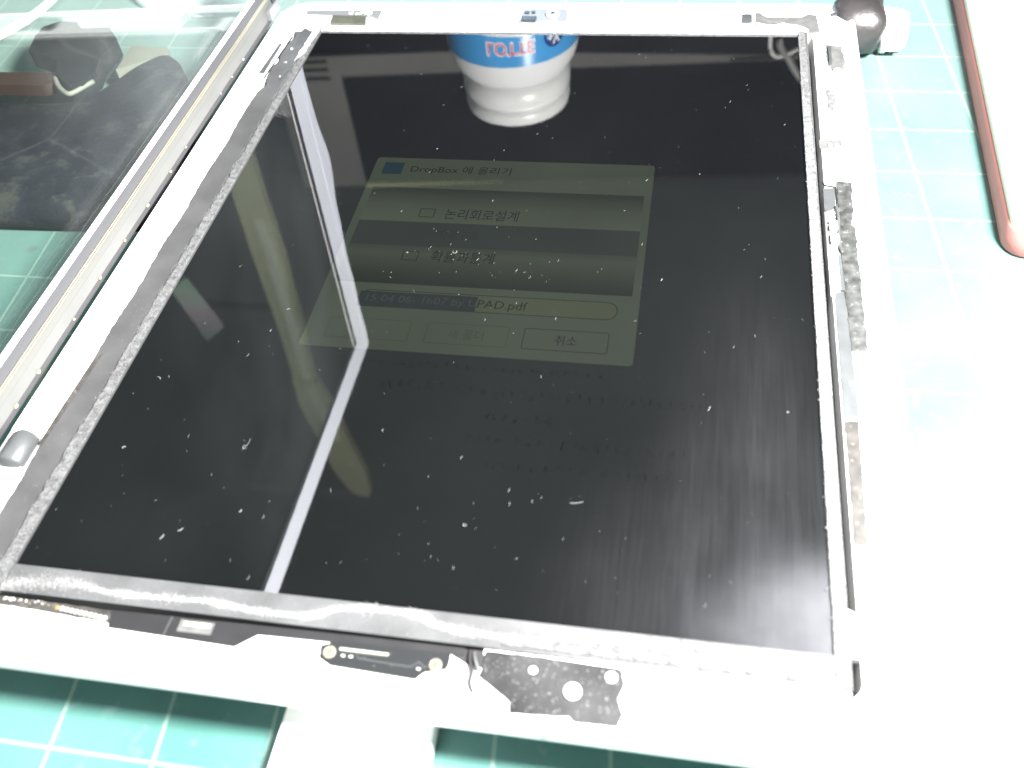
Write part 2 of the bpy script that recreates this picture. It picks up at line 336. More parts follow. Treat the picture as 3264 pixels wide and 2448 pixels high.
def tube(bm, pts, r, seg=10, taper=None):
    P = [Vector(p) for p in pts]; rings = []; up = Vector((0, 0, 1))
    for i, p in enumerate(P):
        d = (P[min(i + 1, len(P) - 1)] - P[max(i - 1, 0)]).normalized()
        a = d.cross(up if abs(d.z) < .95 else Vector((1, 0, 0))).normalized(); b = a.cross(d)
        rr = r if taper is None else r * taper[min(i, len(taper) - 1)]
        rings.append([tuple(p + a * rr * math.cos(2 * math.pi * k / seg) + b * rr * math.sin(2 * math.pi * k / seg)) for k in range(seg)])
    return loft(bm, rings)
def ribbon(bm, pts, w, z, h=.03):
    """flat stroke of width w on height z"""
    P = [Vector(p) for p in pts]; a, b = [], []
    for i, p in enumerate(P):
        d = P[min(i + 1, len(P) - 1)] - P[max(i - 1, 0)]; d.normalize(); n = Vector((-d.y, d.x)) * w / 2
        a.append(p + n); b.append(p - n)
    poly = a + b[::-1]
    va = [bm.verts.new((p.x, p.y, z)) for p in a]; vb = [bm.verts.new((p.x, p.y, z)) for p in b]
    for i in range(len(P) - 1): bm.faces.new((va[i], vb[i], vb[i + 1], va[i + 1]))
    return bm
def text_bm(s, size, align='LEFT', extrude=0, offset=0):
    cu = bpy.data.curves.new('t', 'FONT'); cu.body = s; cu.size = size; cu.align_x = align; cu.extrude = extrude; cu.offset = offset; cu.resolution_u = 3
    o = bpy.data.objects.new('t', cu); COL.objects.link(o); bpy.context.view_layer.update()
    dg = bpy.context.evaluated_depsgraph_get(); me = bpy.data.meshes.new_from_object(o.evaluated_get(dg))
    bm = bmesh.new(); bm.from_mesh(me); bpy.data.meshes.remove(me); bpy.data.objects.remove(o); bpy.data.curves.remove(cu)
    return bm
def fit_text(s, x0, x1, y0, y1, z, shear=0.0, offset=0):
    bm = text_bm(s, 10, offset=offset); xs = [v.co.x for v in bm.verts]; ys = [v.co.y for v in bm.verts]
    ax, bx, ay, by = min(xs), max(xs), min(ys), max(ys)
    for v in bm.verts:
        u = (v.co.x - ax) / (bx - ax); w = (v.co.y - ay) / (by - ay)
        v.co = Vector((x0 + u * (x1 - x0) + shear * w * (y1 - y0), y0 + w * (y1 - y0), z))
    return bm
def dup(o, parent=None, loc=None):
    c = o.copy(); COL.objects.link(c)
    if parent: c.parent = parent
    if loc is not None: c.location = Vector(loc) * MM
    return c

# ================================================================== surface
bm = box(B(), -700, 700, -450, 1100, -33, -3); tag(obj('desk_top', bm, 'desk'), kind='structure')
bm = prism(B(), rrect(-420, 330, -260, 640, 12), -3, 0)
t = tag(obj('cutting_mat', bm, 'mat'), 'green self-healing cutting mat with a pale printed grid under everything', 'cutting mat')

# ================================================================== the opened tablet
tab = thing('tablet', 'tablet computer without its front glass, black display and inner parts laid bare', 'tablet', (0, 0, 4.2))
OX0, OX1, OY0, OY1 = -93, 91.2, -117.4, 120.0
IX0, IX1, IY0, IY1 = -83.6, 78.4, -105.3, 101.4
def rr(i, z, r): return [(x, y, z) for x, y in rrect(OX0 + i, OX1 - i, OY0 + i, OY1 - i, r)]
rings = [rr(16, 4.4, 6), rr(7, 5.6, 8), rr(2.4, 8.2, 9), rr(.5, 10.8, 10), rr(0, 12.6, 10), rr(.25, 14.0, 10), rr(.8, 14.5, 9.5), rr(1.5, 14.5, 9), rr(1.9, 14.1, 9)]
rings.append([(x, y, 14.1) for x, y in rrect(IX0, IX1, IY0, IY1, 3)])
rings.append([(x, y, 8.0) for x, y in rrect(IX0, IX1, IY0, IY1, 3)])
hs = obj('housing', loft(B(), rings, True, False), 'alu', tab, smooth=False)
md = hs.modifiers.new('bevel', 'BEVEL'); md.width = .25 * MM; md.segments = 2; md.limit_method = 'ANGLE'
obj('tray_floor', prism(B(), rrect(IX0 - .2, IX1 + .2, IY0 - .2, IY1 + .2, 3), 7.9, 8.1), 'pit', tab)

# display module
DW, DH = 73.9, 98.55
dm = obj('display_module', box(B(), -76.6, 76.7, -104.2, 100.7, 8.2, 14.45), 'black', tab)
obj('pixel_layer', box(B(), -DW, DW, -DH, DH, 14.46, 14.60), 'px_off', dm)
# page region below the dialog is lit a little more
obj('dim_page', prism(B(), [(-DW, -DH + 1), (DW, -DH + 1), (DW, 24), (-DW, 24)], 14.601, 14.62), 'px_page', dm)
film = obj('display_film', prism(B(), [(-DW - .4, -DH - .4), (DW + .4, -DH - .4), (DW + .4, DH + .4), (-DW - .4, DH + .4)], 14.99, 15.0), None, dm)
# keep the top face only: a film, not a slab that would mirror twice
bm = B(); bm.from_mesh(film.data); bmesh.ops.delete(bm, geom=[f for f in bm.faces if f.normal.z < .5], context='FACES_ONLY'); bm.to_mesh(film.data); bm.free(); film.data.materials.clear(); film.data.materials.append(MT['film'])
def gasket(name, pts, z1, m, amp=.12):
    return obj(name, prism(B(), torn(pts, amp, .9), 14.45, z1), m, dm)
def outer(px, py, jit=.25): return
def strip_poly(a, b, w0, w1, n, j0=.05, j1=.25, side=1):
    """strip from point a to b, straight inner edge, uneven outer edge, width varying"""
    a = Vector(a); b = Vector(b); d = (b - a); nrm = Vector((-d.y, d.x)).normalized() * side
    i_, o_ = [], []
    for k in range(n + 1):
        p = a.lerp(b, k / n); i_.append(p + nrm * random.uniform(-j0, j0)); o_.append(p + nrm * (w0 + (w1 - w0) * k / n + random.uniform(-j1, j1)))
    return [tuple(v) for v in i_ + o_[::-1]]
# raised black border around the screen (all four sides) and the dusty foam on it
gb = obj('border', prism(B(), [(-76.6, -104.2), (-74.0, -104.2), (-74.0, 100.7), (-76.6, 100.7)], 14.45, 15.05), 'edge', dm)
obj('border', prism(B(), [(73.95, -104.2), (76.7, -104.2), (76.7, 100.7), (73.95, 100.7)], 14.45, 15.05), 'edge', dm)
obj('border', prism(B(), [(-74.0, -104.2), (73.95, -104.2), (73.95, -98.6), (-74.0, -98.6)], 14.45, 15.05), 'edge', dm)
obj('border', prism(B(), [(-74.0, 98.6), (73.95, 98.6), (73.95, 100.7), (-74.0, 100.7)], 14.45, 15.05), 'edge', dm)
obj('foam_gasket', prism(B(), strip_poly((74.15, -104), (74.0, 100), 2.5, 1.9, 150, .06, .10, -1), 15.05, 15.6), 'foam', dm)
obj('foam_gasket', prism(B(), strip_poly((-74.15, -104), (-74.0, 100.5), 2.6, 1.7, 150, .05, .30, 1), 15.05, 15.45), 'foam', dm)
obj('foam_gasket', prism(B(), strip_poly((-74, 99.0), (74, 99.2), 1.6, 1.6, 130, .12, .15, 1), 15.05, 15.6), 'foamL', dm)
# the wavy line of white dust and glue left along the near border
wv = [(-76, -103.6), (-70, -102.2), (-61.1, -101.2), (-52, -102.2), (-43.6, -102.0), (-33, -101.7), (-25.1, -102.4), (-15, -102.2), (-8.2, -99.9), (4, -99.6), (8.6, -101.2), (17, -102.0), (35.8, -102.0), (55, -102.2), (76, -102.6)]
pp_ = smoothpath([(x, y, 0) for x, y in wv], 14)
bm = B()
def grain(bm, x, y, s, z):
    a = random.uniform(0, 6.3); c = [bm.verts.new((x + s * math.cos(a + k * 2.1) * random.uniform(.6, 1.2), y + s * math.sin(a + k * 2.1) * random.uniform(.6, 1.2), z + (s * .5 if k == 0 else 0))) for k in range(3)]; bm.faces.new(c)
for p in pp_:
    w = .5 + .35 * math.sin(p.x * .35) ** 2 + (.8 if p.x < -60 else 0)
    for k in range(70): grain(bm, p.x + random.uniform(-.5, .5), p.y + random.gauss(0, w * .6), random.uniform(.04, .10), 15.06)
for k in range(2600): grain(bm, random.uniform(-76, 76), random.uniform(-104, -98.8), random.uniform(.03, .06), 15.06)
for k in range(2600):
    y = random.uniform(-104, 99); grain(bm, -76.5 + random.gauss(0, .25) + .35 * math.sin(y * .9), y, random.uniform(.04, .09), 15.07); 
for k in range(250): grain(bm, random.uniform(-83, -77), random.uniform(-100, 98), random.uniform(.04, .10), 14.78)
for k in range(1500): grain(bm, random.uniform(74.2, 76.6), random.uniform(-103, 100), random.uniform(.05, .11), 15.63)
for k in range(1800): grain(bm, random.uniform(-74, 74), 99.9 + random.gauss(0, .5), random.uniform(.06, .14), 15.63)
po = obj('powder', bm, 'glueW', dm); po['kind'] = 'stuff'
obj('foam_gasket', prism(B(), torn([(44, -98.9), (76.4, -98.9), (76.4, -103.8), (20, -103.6)], .12), 15.05, 15.35), 'foam', dm)

obj('groove_glare_filler', prism(B(), torn([(17.2, -105.2), (75.0, -105.2), (76.6, -104.6), (76.4, -104.25), (17.2, -104.25)], .05), 13.0, 14.35), 'ledge', dm)
obj('groove_glare_filler', prism(B(), torn([(76.75, -98.2), (78.35, -98.2), (78.35, -90.2), (76.75, -89.4)], .08), 12.5, 14.2), 'ledge', dm)  # pale filler painting out the groove where glare hides it
# ---- what the dimmed display shows
Z = 14.63
dl = obj('dialog_window', prism(B(), rrect(-37.6, 36.6, -37.6, 33.0, 1.0), Z, Z + .01), 'px_dlg', dm, label='dim green-grey dialog window shown on the black display')
def flat(name, bm, m, lift): 
    for v in bm.verts: v.co.z = Z + .01 + lift
    return obj(name, bm, m, dm)
def quad(x0, x1, y0, y1, r=0): 
    bm = B(); pts = rrect(x0, x1, y0, y1, r, 5) if r else [(x0, y0), (x1, y0), (x1, y1), (x0, y1)]
    bm.faces.new([bm.verts.new((x, y, 0)) for x, y in pts]); return bm
def outline(x0, x1, y0, y1, r, w):
    bm = B(); a = rrect(x0, x1, y0, y1, r, 5); b = rrect(x0 + w, x1 - w, y0 + w, y1 - w, max(r - w, .05), 5)
    A_ = [bm.verts.new((x, y, 0)) for x, y in a]; B_ = [bm.verts.new((x, y, 0)) for x, y in b]; n = len(a)
    for i in range(n): bm.faces.new((A_[i], A_[(i + 1) % n], B_[(i + 1) % n], B_[i]))
    return bm
flat('dialog_icon', quad(-35.0, -29.6, 25.8, 30.9), 'px_icon', .01)
flat('dialog_title', fit_text('DropBox 에 올리기', -27.4, -.4, 26.3, 30.0, 0, .04, .01), 'px_ink', .01)
flat('list_panel', quad(-35.6, 34.8, -16.3, 20.2), 'px_list', .01)
flat('list_row', quad(-35.6, 34.8, -2.7, 6.5), 'px_sel', .02)
for x, y in ((-20.8, 8.5), (-21.3, -7.9)):
    flat('check_box', outline(x, x + 4.0, y, y + 3.4, .3, .22), 'px_ink', .03)
flat('list_text', fit_text('논리회로설계', -14.2, 4.5, 8.1, 12.2, 0, .03, .01), 'px_ink', .03)
flat('list_text', fit_text('확률과통계', -14.2, 1.2, -8.0, -4.0, 0, .03, .01), 'px_ink', .03)
flat('list_text', fit_text('자료구조', -14.2, -4.0, .2, 3.6, 0, .03), 'px_hl', .03)
flat('name_field', quad(-28, 32.0, -24.3, -18.6, 2.6), 'px_field', .01)
flat('name_field_outline', outline(-28, 32.0, -24.3, -18.6, 2.6, .22), 'px_ink', .02)
flat('text_selection', quad(-28, 0.0, -24.3, -19.2), 'px_hl', .03)
flat('file_name', fit_text("15 04 06- 1h07 by U", -26.2, 0.0, -23.2, -20.2, 0, .03, .008), 'px_light', .04)
flat('file_name', fit_text('PAD.pdf', .2, 11.6, -23.6, -20.2, 0, .03, .012), 'px_ink', .04)
for x0, x1, m in ((-32.6, -13.4, 'px_line'), (-9.7, 8.9, 'px_line'), (12.2, 30.9, 'px_ink')):
    flat('button', quad(x0, x1, -34.6, -28.2, .6), 'px_dlg', .01)
    flat('button_outline', outline(x0, x1, -34.6, -28.2, .6, .18), m, .02)
flat('button_text', fit_text('새 폴더', -4.6, 3.4, -33.0, -30.0, 0, .02), 'px_line', .03)
flat('button_text', fit_text('취소', 19.2, 24.1, -32.9, -29.9, 0, .02, .012), 'px_ink', .03)
bm = B()      # faint handwritten notes on the page behind the dialog
for (x0, x1, y, h) in ((-20, 30, -41, 1.6), (-16, 4, -47, 2.4), (6, 22, -48, 2.6), (24, 53, -47.5, 2.2), (8, 22, -54, 1.8), (5, 12, -60, 2), (15, 29, -60, 2.4), (31, 50, -60, 1.8), (10, 20, -66, 2), (22, 30, -66, 2), (33, 49, -66, 1.8)):
    x = x0
    while x < x1:
        n = random.randint(4, 7); p = [(x + random.uniform(0, 2.0) * k / n + random.uniform(-.3, .3), y + random.uniform(-h, h) * .6) for k in range(n)]
        ribbon(bm, [Vector((q.x, q.y)) for q in smoothpath([(a, b, 0) for a, b in p], 4)], .26, 0); x += random.uniform(1.4, 2.6)
flat('handwriting', bm, 'px_faint', .0)

# ---- left side: black frame, pale ledge, slits, roller
pts = [(-76.9, -104.0), (-76.9, 99.5)]
L_ = [(-83.4 + (.25 * math.sin(y * .21) + random.uniform(-.18, .18)) + (1.1 * max(0, math.sin((y - 78) * .45)) if y > 60 else 0), y) for y in [99.5 - k * 1.1 for k in range(186)]]
obj('side_frame', prism(B(), pts + L_, 8.2, 14.75), 'black', tab, label='black side frame with an uneven glued outer edge')
obj('ledge', prism(B(), [(-92.2, -67.5), (-83.9, -69.3), (-83.75, 112), (-92.2, 112)], 14.15, 14.62), 'ledge', tab)
obj('ledge', prism(B(), [(-92.2, -118), (-85.3, -118), (-85.0, -76.2), (-90.6, -76.8)], 14.15, 14.62), 'ledge', tab)
bm = lathe(B(), [(0, -77.2), (2.4, -77.0), (3.0, -76.2), (3.0, -69.8), (2.4, -68.8), (0, -68.5)], (-87.6, 0, 14.4), 28, 'y'); obj('roller', bm, 'gtape', tab, True, label='small grey cylinder between the pale ledges')
obj('ledge_slit', prism(B(), [(-83.2, -71.5), (-82.6, -60), (-81.9, -44), (-83.3, -47), (-83.9, -60), (-84.1, -70.5)], 14.60, 14.80), 'btape', tab)
obj('ledge_slit', prism(B(), [(-86.8, 74), (-84.9, 74), (-84.9, 92), (-86.0, 92)], 14.60, 14.66), 'gtape', tab)
obj('ledge_slit', prism(B(), torn([(-84.1, 71), (-83.6, 71), (-82.6, 96), (-83.1, 96)], .1), 14.76, 14.84), 'pit', tab)
obj('film_flap', prism(B(), torn([(-78.6, 70), (-76.8, 78), (-76.6, 99), (-80.5, 101), (-80.2, 82)], .25), 14.78, 15.0), 'gtape', tab)
obj('film_flap', prism(B(), torn([(-76.9, 80), (-75.2, 84), (-74.4, 99.5), (-76.4, 100)], .2), 15.5, 15.62), 'foamL', tab)
for a in ((-79.8, 80, .5), (-79.0, 72, .4), (-80.5, 88, .6)):
    obj('glue_bead', lathe(B(), [(0, -.2), (a[2], 0), (a[2] * .7, a[2] * .7), (0, a[2])], (a[0], a[1], 14.8), 9), 'glueW', tab, True)

# ---- top side
T = 14.13
def part(name, pts, m, z0=T, h=.35, amp=.12, label=None, step=1.1):
    return obj(name, prism(B(), torn(pts, amp, step) if amp else pts, z0, z0 + h), m, tab, label=label)
part('flex_connector', [(62.0, 113.6), (63.0, 113.6), (65.0, 110.9), (75.0, 110.6), (77.6, 112.9), (80.0, 112.0), (80.4, 101.9), (77.5, 101.6), (74.0, 104.8), (61.9, 106.6)], 'flexG', h=.3, label='grey flex connector at the far right corner')
part('foam_crumb', [(62, 106.4), (66, 104.8), (70, 106.2), (75, 104.6), (77, 102.2), (62, 101.8)], 'foamL', h=.9, amp=.3)
part('sticker', [(57.8, 113.0), (60.9, 113.0), (60.9, 107.5), (57.8, 107.4)], 'gtape', h=.15, amp=.05)
part('cable_clip', [(-73.4, 109.6), (-61.9, 109.3), (-60.7, 104.2), (-72.5, 104.4)], 'olive', h=.8, amp=.08, label='olive-grey metal clip at the far left')
part('cable_clip', [(-83.8, 113.6), (-57.8, 114.2), (-57.6, 108.2), (-60.4, 109.7), (-70.3, 110.3), (-83.0, 111.3)], 'plate', h=.25, amp=.08)
def screw(x, y, z, r, m='steel', cross=True, name='screw'):
    s = obj(name, lathe(B(), [(r, 0), (r, .25), (r * .8, .45), (0, .5)], (x, y, z), 20), m, tab, True)
    if cross:
        bm = B(); box(bm, x - r * .55, x + r * .55, y - r * .12, y + r * .12, z + .46, z + .53); obj('screw_slot', bm, 'pit', s)
    return s
screw(-62.7, 112.3, T + .2, 1.0); screw(-68.0, 112.2, T + .2, .9)
tube_ = tube(B(), smoothpath([(-66, 110.6, T + .6), (-64, 110.9, T + .9), (-62.6, 112.4, T + 1.2), (-60.6, 111.5, T + .9), (-61.5, 109.8, T + .8)], 5), .35, 8); obj('thin_wire', tube_, 'solder', tab, True)
cm = part('camera_module', [(-10.4, 113.7), (3.3, 114.2), (4.1, 110.6), (4.1, 106.0), (-5.1, 106.2), (-10.0, 105.4)], 'plate', h=1.0, amp=0, label='small grey camera module on the far rim')
obj('lens_ring', lathe(B(), [(2.2, 0), (2.2, .5), (1.8, .9), (1.2, .9), (1.1, .4), (0, .4)], (-.6, 110.2, T + 1.0), 28), 'solder', cm, True)
obj('lens', lathe(B(), [(.9, 0), (.8, .35), (.4, .55), (0, .6)], (-.6, 110.2, T + 1.35), 20), 'blackwrap', cm, True)
obj('connector', box(B(), -10.0, -5.4, 105.5, 108.0, T + 1.0, T + 1.7), 'pcb', cm)
obj('chip', box(B(), -9.6, -8.2, 110.6, 111.8, T + 1.0, T + 1.4), 'pcb', cm); obj('chip', box(B(), -7.4, -6.4, 110.8, 112.0, T + 1.0, T + 1.4), 'pcb', cm)
screw(85.0, 112.6, T, 1.1, 'gtape', True, 'screw')

# ---- right side, from far to near
part('recess_plate', [(82.0, 95.4), (84.4, 94.6), (86.2, 94.4), (86.8, 86.0), (86.0, 81.0), (83.4, 80.4), (82.0, 83.4), (81.6, 91.1)], 'flexG', h=.12, amp=.25, label='grey plate with ragged edges near the far right corner')
part('tab', [(82.3, 93.2), (83.1, 93.2), (83.0, 83.9), (82.3, 83.9)], 'gtape', z0=T + .12, h=.7, amp=.03)
obj('glue_bead', lathe(B(), [(0, -.2), (1.3, 0), (1.0, .8), (0, 1.1)], (84.2, 80.6, T), 14), 'glueW', tab, True)
part('contact_strip', [(85.3, 81.3), (86.8, 81.6), (86.8, 80.9), (85.3, 80.7)], 'gold', h=.5, amp=0)
part('flex_tab', [(81.0, 71.0), (82.9, 71.6), (83.0, 65.0), (82.1, 60.8), (80.6, 61.7)], 'foam', h=.2, amp=.3)
part('flex_tab', [(77.9, 46.8), (84.3, 47.3), (84.1, 43.6), (77.9, 43.0)], 'flexG', h=.25, amp=.12)
for k in range(3): obj('glue_bead', lathe(B(), [(0, -.1), (.6, 0), (.4, .4), (0, .5)], (80.5 + k * 1.6, 45.2 + random.uniform(-.8, .8), T + .25), 10), 'glueW', tab, True)
part('side_tape', [(81.4, 29.0), (84.7, 28.9), (84.7, 23.7), (84.6, 17.5), (83.8, 12.4), (84.6, 11.6), (84.6, 1.4), (84.7, -7.0), (84.6, -15.7), (84.6, -28.5), (81.4, -29.0), (81.1, -14.9), (81.0, -9.5), (81.1, 1.6), (81.0, 8.0), (81.2, 17.3)], 'tapeR', h=.45, amp=.18, label='ragged strip of worn black tape on the right rim')
part('battery_tab', [(77.9, 25.6), (80.6, 26.2), (80.6, 19.9), (79.7, 17.8), (77.9, 17.3)], 'gtape', h=.6, amp=.04, label='pale grey block beside the display')
bm = tube(B(), smoothpath([(77.9, 28.6, T + .3), (78.6, 27.4, T + .3), (80.4, 27.0, T + .3), (81.0, 26.2, T + .3), (81.1, 19.5, T + .3)], 5), .22, 6); obj('thin_wire', bm, 'pit', tab, True)
part('small_board', [(77.9, 17.2), (81.0, 17.2), (80.9, 1.6), (77.9, 1.6)], 'flexG', h=.12, amp=0)
for k in range(26):
    x = random.uniform(78.0, 80.2); y = random.uniform(3, 16.6); s = random.uniform(.12, .3)
    obj('solder_joint', box(B(), x, x + s, y, y + s * 1.6, T + .12, T + .42), 'solder', tab)
for x, y in ((79.6, 11.3), (79.7, 6.4)): obj('shield_can', prism(B(), rrect(x - .9, x + .9, y - 1.8, y + 1.8, .6), T + .12, T + 1.0), 'whitepl', tab)
bm = tube(B(), smoothpath([(80.6, 19, T + .5), (80.9, 15, T + .6), (80.7, 9, T + .6), (80.8, 4, T + .5), (81.2, 2.2, T + .4)], 5), .38, 8); obj('thin_wire', bm, 'gtape', tab, True)
wb = part('white_block', [(77.9, 1.3), (79.9, 1.2), (80.0, -10.6), (78.4, -11.0), (77.9, -13.2)], 'whitepl', h=.9, amp=0)
part('white_block', [(79.95, .9), (80.8, .9), (81.0, -10.7), (80.05, -10.7)], 'gtape', h=.6, amp=0)
gt = part('grey_tape_strip', [(78.8, -11.1), (81.2, -10.8), (81.2, -17.9), (81.4, -29.7), (81.6, -36.4), (81.6, -46.9), (78.75, -47.2)], 'gtape', h=.3, amp=.04)
obj('hole', lathe(B(), [(.75, 0), (.75, .02), (0, .03)], (81.0, -38.2, T + .3), 18), 'flexG', gt)
part('tape_seam', [(78.7, -47.3), (81.6, -47.2), (81.6, -47.9), (78.7, -48.0)], 'whitepl', h=.35, amp=.04)
part('brown_tape_strip', [(78.8, -48.1), (81.5, -48.0), (81.3, -63.5), (81.1, -76.3), (78.8, -76.6)], 'btape', h=.28, amp=.12)
# seam line that runs off the groove at the near right corner
bm = ribbon(B(), [Vector((78.6, -88.9)), Vector((79.6, -89.8)), Vector((80.9, -90.5)), Vector((81.8, -90.2))], .28, T + .05); obj('rim_crack', bm, 'btape', tab)

# ---- near side
fx = part('display_flex', [(-51.2, -105.2), (-39.2, -105.0), (-23.3, -104.8), (-7.3, -104.6), (14.0, -104.5), (14.0, -105.8), (-7.0, -106.2), (-22.7, -106.5), (-26.1, -109.2), (-39.4, -108.8), (-50.3, -108.5)], 'flex', h=.28, amp=0, label='matt black flex cable along the near edge')
obj('flex_seam', ribbon(B(), [Vector((-39.4, -105.1)), Vector((-39.6, -108.8))], .25, T + .285), 'gtape', fx)
bm = B(); box(bm, -37.5, -31.1, -107.7, -105.4, T + .28, T + .36); obj('label_patch', bm, 'flexG', fx)
bm = B()
for k in range(12): box(bm, -36.6 + k * .42, -36.35 + k * .42, -106.5, -105.8, T + .36, T + .5)
obj('solder_row', bm, 'solder', fx)
part('edge_board', [(-76, -105.0), (-51.4, -105.2), (-50.6, -107.6), (-76, -106.4)], 'btape', h=.2, amp=.1, label='brownish circuit strip with round pads at the near left')
for k in range(11): obj('pad', lathe(B(), [(.42, 0), (.42, .12), (0, .16)], (-61.6 + k * .98, -105.95 - k * .09, T + .2), 12), 'solder' if k else 'gold', tab)
for k in range(30):
    x = random.uniform(-73, -63); y = -105.6 + random.uniform(-.35, .35); obj('solder_joint', box(B(), x, x + .25, y, y + .2, T + .2, T + .4), 'goldline' if k % 3 == 0 else 'solder', tab)
pb = part('sensor_board', [(-10.9, -107.0), (-8.1, -105.95), (11.7, -105.8), (11.8, -107.5), (11.5, -108.6), (7.9, -109.6), (6.7, -111.0), (-8.1, -110.4), (-10.5, -109.2)], 'pcb', h=.35, amp=0, label='small black circuit board with two brass screws')
obj('slot', prism(B(), rrect(-7.6, 1.3, -107.75, -107.0, .36), T + .35, T + .37), 'olive', pb)
bm = B()
for k in range(24): box(bm, -7.4 + k * .36, -7.2 + k * .36, -107.5, -107.15, T + .37, T + .47)
obj('solder_row', bm, 'solder', pb)
obj('trace', ribbon(B(), [Vector(p) for p in ((-4.2, -107.9), (-4.0, -108.6), (5.4, -109.0), (6.7, -107.9), (7.8, -108.9), (8.6, -107.9))], .16, T + .36), 'gtape', pb)
for x, y in ((-9.1, -108.2), (9.5, -108.2)):
    obj('brass_screw', lathe(B(), [(1.15, 0), (1.15, .25), (.75, .5), (.6, .5), (.5, .25), (0, .25)], (x, y, T + .35), 18), 'goldline', pb, True)
    obj('brass_insert', lathe(B(), [(.5, 0), (.45, .2), (0, .22)], (x, y, T + .62), 12), 'gold', pb)
for x, y in ((6.6, -109.4), (-6.8, -108.7), (-5.4, -108.7), (8.2, -110.0)): obj('capacitor', box(B(), x, x + .55, y, y + .3, T + .35, T + .6), 'solder', pb)
for x, y in ((-9.6, -110.9), (7.0, -112.0)): obj('rivet', lathe(B(), [(.35, 0), (.3, .1), (0, .12)], (x, y, T), 10), 'redpl', tab)
part('recess_hole', [(12.0, -104.7), (17.4, -104.5), (17.5, -107.6), (14.6, -107.1), (12.0, -106.0)], 'pit', h=.06, amp=.05)
bm = tube(B(), smoothpath([(14.9, -104.8, T + .3), (15.2, -106.8, T + .6), (16.0, -108.6, T + .7), (15.9, -110.4, T + .4), (16.6, -112.0, T + .1)], 6), .32, 8); obj('thin_wire', bm, 'pit', tab, True)
bm = tube(B(), smoothpath([(15.6, -105, T + .4), (16.0, -106.4, T + .7), (16.9, -108.2, T + .3)], 6), .3, 8); obj('thin_wire', bm, 'gtape', tab, True)
bt = part('black_tape_sheet', [(17.4, -104.5), (27.3, -104.4), (40.4, -104.9), (41.0, -107.5), (40.2, -110), (41.2, -112.5), (40.6, -114.6), (33.7, -114.7), (32.9, -113.9), (31.7, -114.1), (23.3, -114.6), (23.0, -112.7), (17.0, -108.9), (17.6, -107.4)], 'tape', h=.3, amp=.07, label='dusty black tape sheet with round holes at the near edge')
part('glare_patch', [(40.9, -104.9), (47.2, -105.3), (47.3, -113.3), (45.5, -114.6), (41.1, -114.6), (41.6, -112.5), (40.7, -110), (41.4, -107.5)], 'ledge', h=.27, amp=.3, step=.7, label='pale patch painted for the glare beside the black tape')  # stands in for lamp glare washing out the tape here
part('pale_sheet', [(47.5, -105.4), (75.5, -106.2), (75.8, -109), (60, -114.8), (50, -114.4), (47.7, -113.4)], 'ledge', h=.22, amp=.06, label='pale sheet at the near right corner')  # plain pale sheet to the right of the tape
for x, y, r in ((26.0, -106.6, .9), (38.9, -106.2, 1.25)):
    obj('tape_hole', lathe(B(), [(r, 0), (r, .02), (0, .03)], (x, y, T + .3), 24), 'pit', bt)
    obj('tape_hole_rim', lathe(B(), [(r * .8, 0), (r * .75, .1), (0, .12)], (x - .1, y - .35, T + .32), 20), 'solder', bt)
s = obj('round_plug', lathe(B(), [(1.45, 0), (1.45, .25), (1.2, .45), (0, .5)], (32.8, -109.8, T + .3), 30), 'whitepl', bt, True)
screw(19.8, -112.6, T, 1.35); screw(29.9, -116.2, T, 1.3); screw(26.6, -115.8, T, 1.1)
bm = ribbon(B(), [Vector(p) for p in ((47.4, -105.2), (47.5, -109), (47.3, -113.2), (48.2, -114.2), (51.5, -113.9), (54.0, -113.6), (55.4, -114.1))], .22, T + .32); obj('tape_edge', bm, 'btape', tab)

# ================================================================== upright touch glass on the left edge
GZ0, GX0, GX1, GZ1, GY0, GY1 = 15.2, -93.0, -96.5, 181.0, -121.0, 118.5
tg = thing('touch_glass', 'clear glass front panel standing upright along the left edge of the tablet', 'glass panel', (-93, 0, 15.2))
gu = Vector((GX1 - GX0, 0, GZ1 - GZ0)); GH = gu.length; gu.normalize(); gn = Vector((gu.z, 0, -gu.x))
def G(y, h, d): return Vector((GX0, 0, GZ0)) + gu * h + gn * d + Vector((0, y, 0))
def gbox(bm, y0, y1, h0, h1, d0, d1):
    vs = [bm.verts.new(G(y, h, d)) for (y, h, d) in ((y0, h0, d0), (y1, h0, d0), (y1, h1, d0), (y0, h1, d0), (y0, h0, d1), (y1, h0, d1), (y1, h1, d1), (y0, h1, d1))]
    for f in ((3, 2, 1, 0), (4, 5, 6, 7), (0, 1, 5, 4), (1, 2, 6, 5), (2, 3, 7, 6), (3, 0, 4, 7)): bm.faces.new([vs[i] for i in f])
    return bm
obj('glass_pane', gbox(B(), GY0, GY1, 0, GH, -.8, 0), 'pane', tg)
def band(name, a, b, m, mb=None, d0=.02, d1=.12, sides='ntf'):
    """printed band between inset a and b on the near, top, far sides"""
    for s_ in sides:
        bm = B()
        if s_ == 'b': gbox(bm, GY0 + a, GY1 - a, a, b, d0, d1)
        if s_ == 't': gbox(bm, GY0 + a, GY1 - b, GH - b, GH - a, d0, d1)
        if s_ == 'n': gbox(bm, GY0 + a, GY0 + b, b, GH - b, d0, d1)
        if s_ == 'f': gbox(bm, GY1 - b, GY1 - a, 11, GH - a, d0, d1)
        obj(name, bm, mb if (s_ == 'b' and mb) else m, tg)
band('white_border', .3, 12.6, 'bezelT', sides='f'); band('dark_line', 12.7, 14.6, 'bezelD', sides='f'); band('pale_line', 15.7, 16.7, 'bezelG', sides='f')
band('white_border', .3, 12.6, 'bezelT', sides='nt'); band('dark_line', 12.7, 14.6, 'bezelD', sides='nt'); band('pale_line', 14.7, 15.5, 'bezelG', sides='nt')
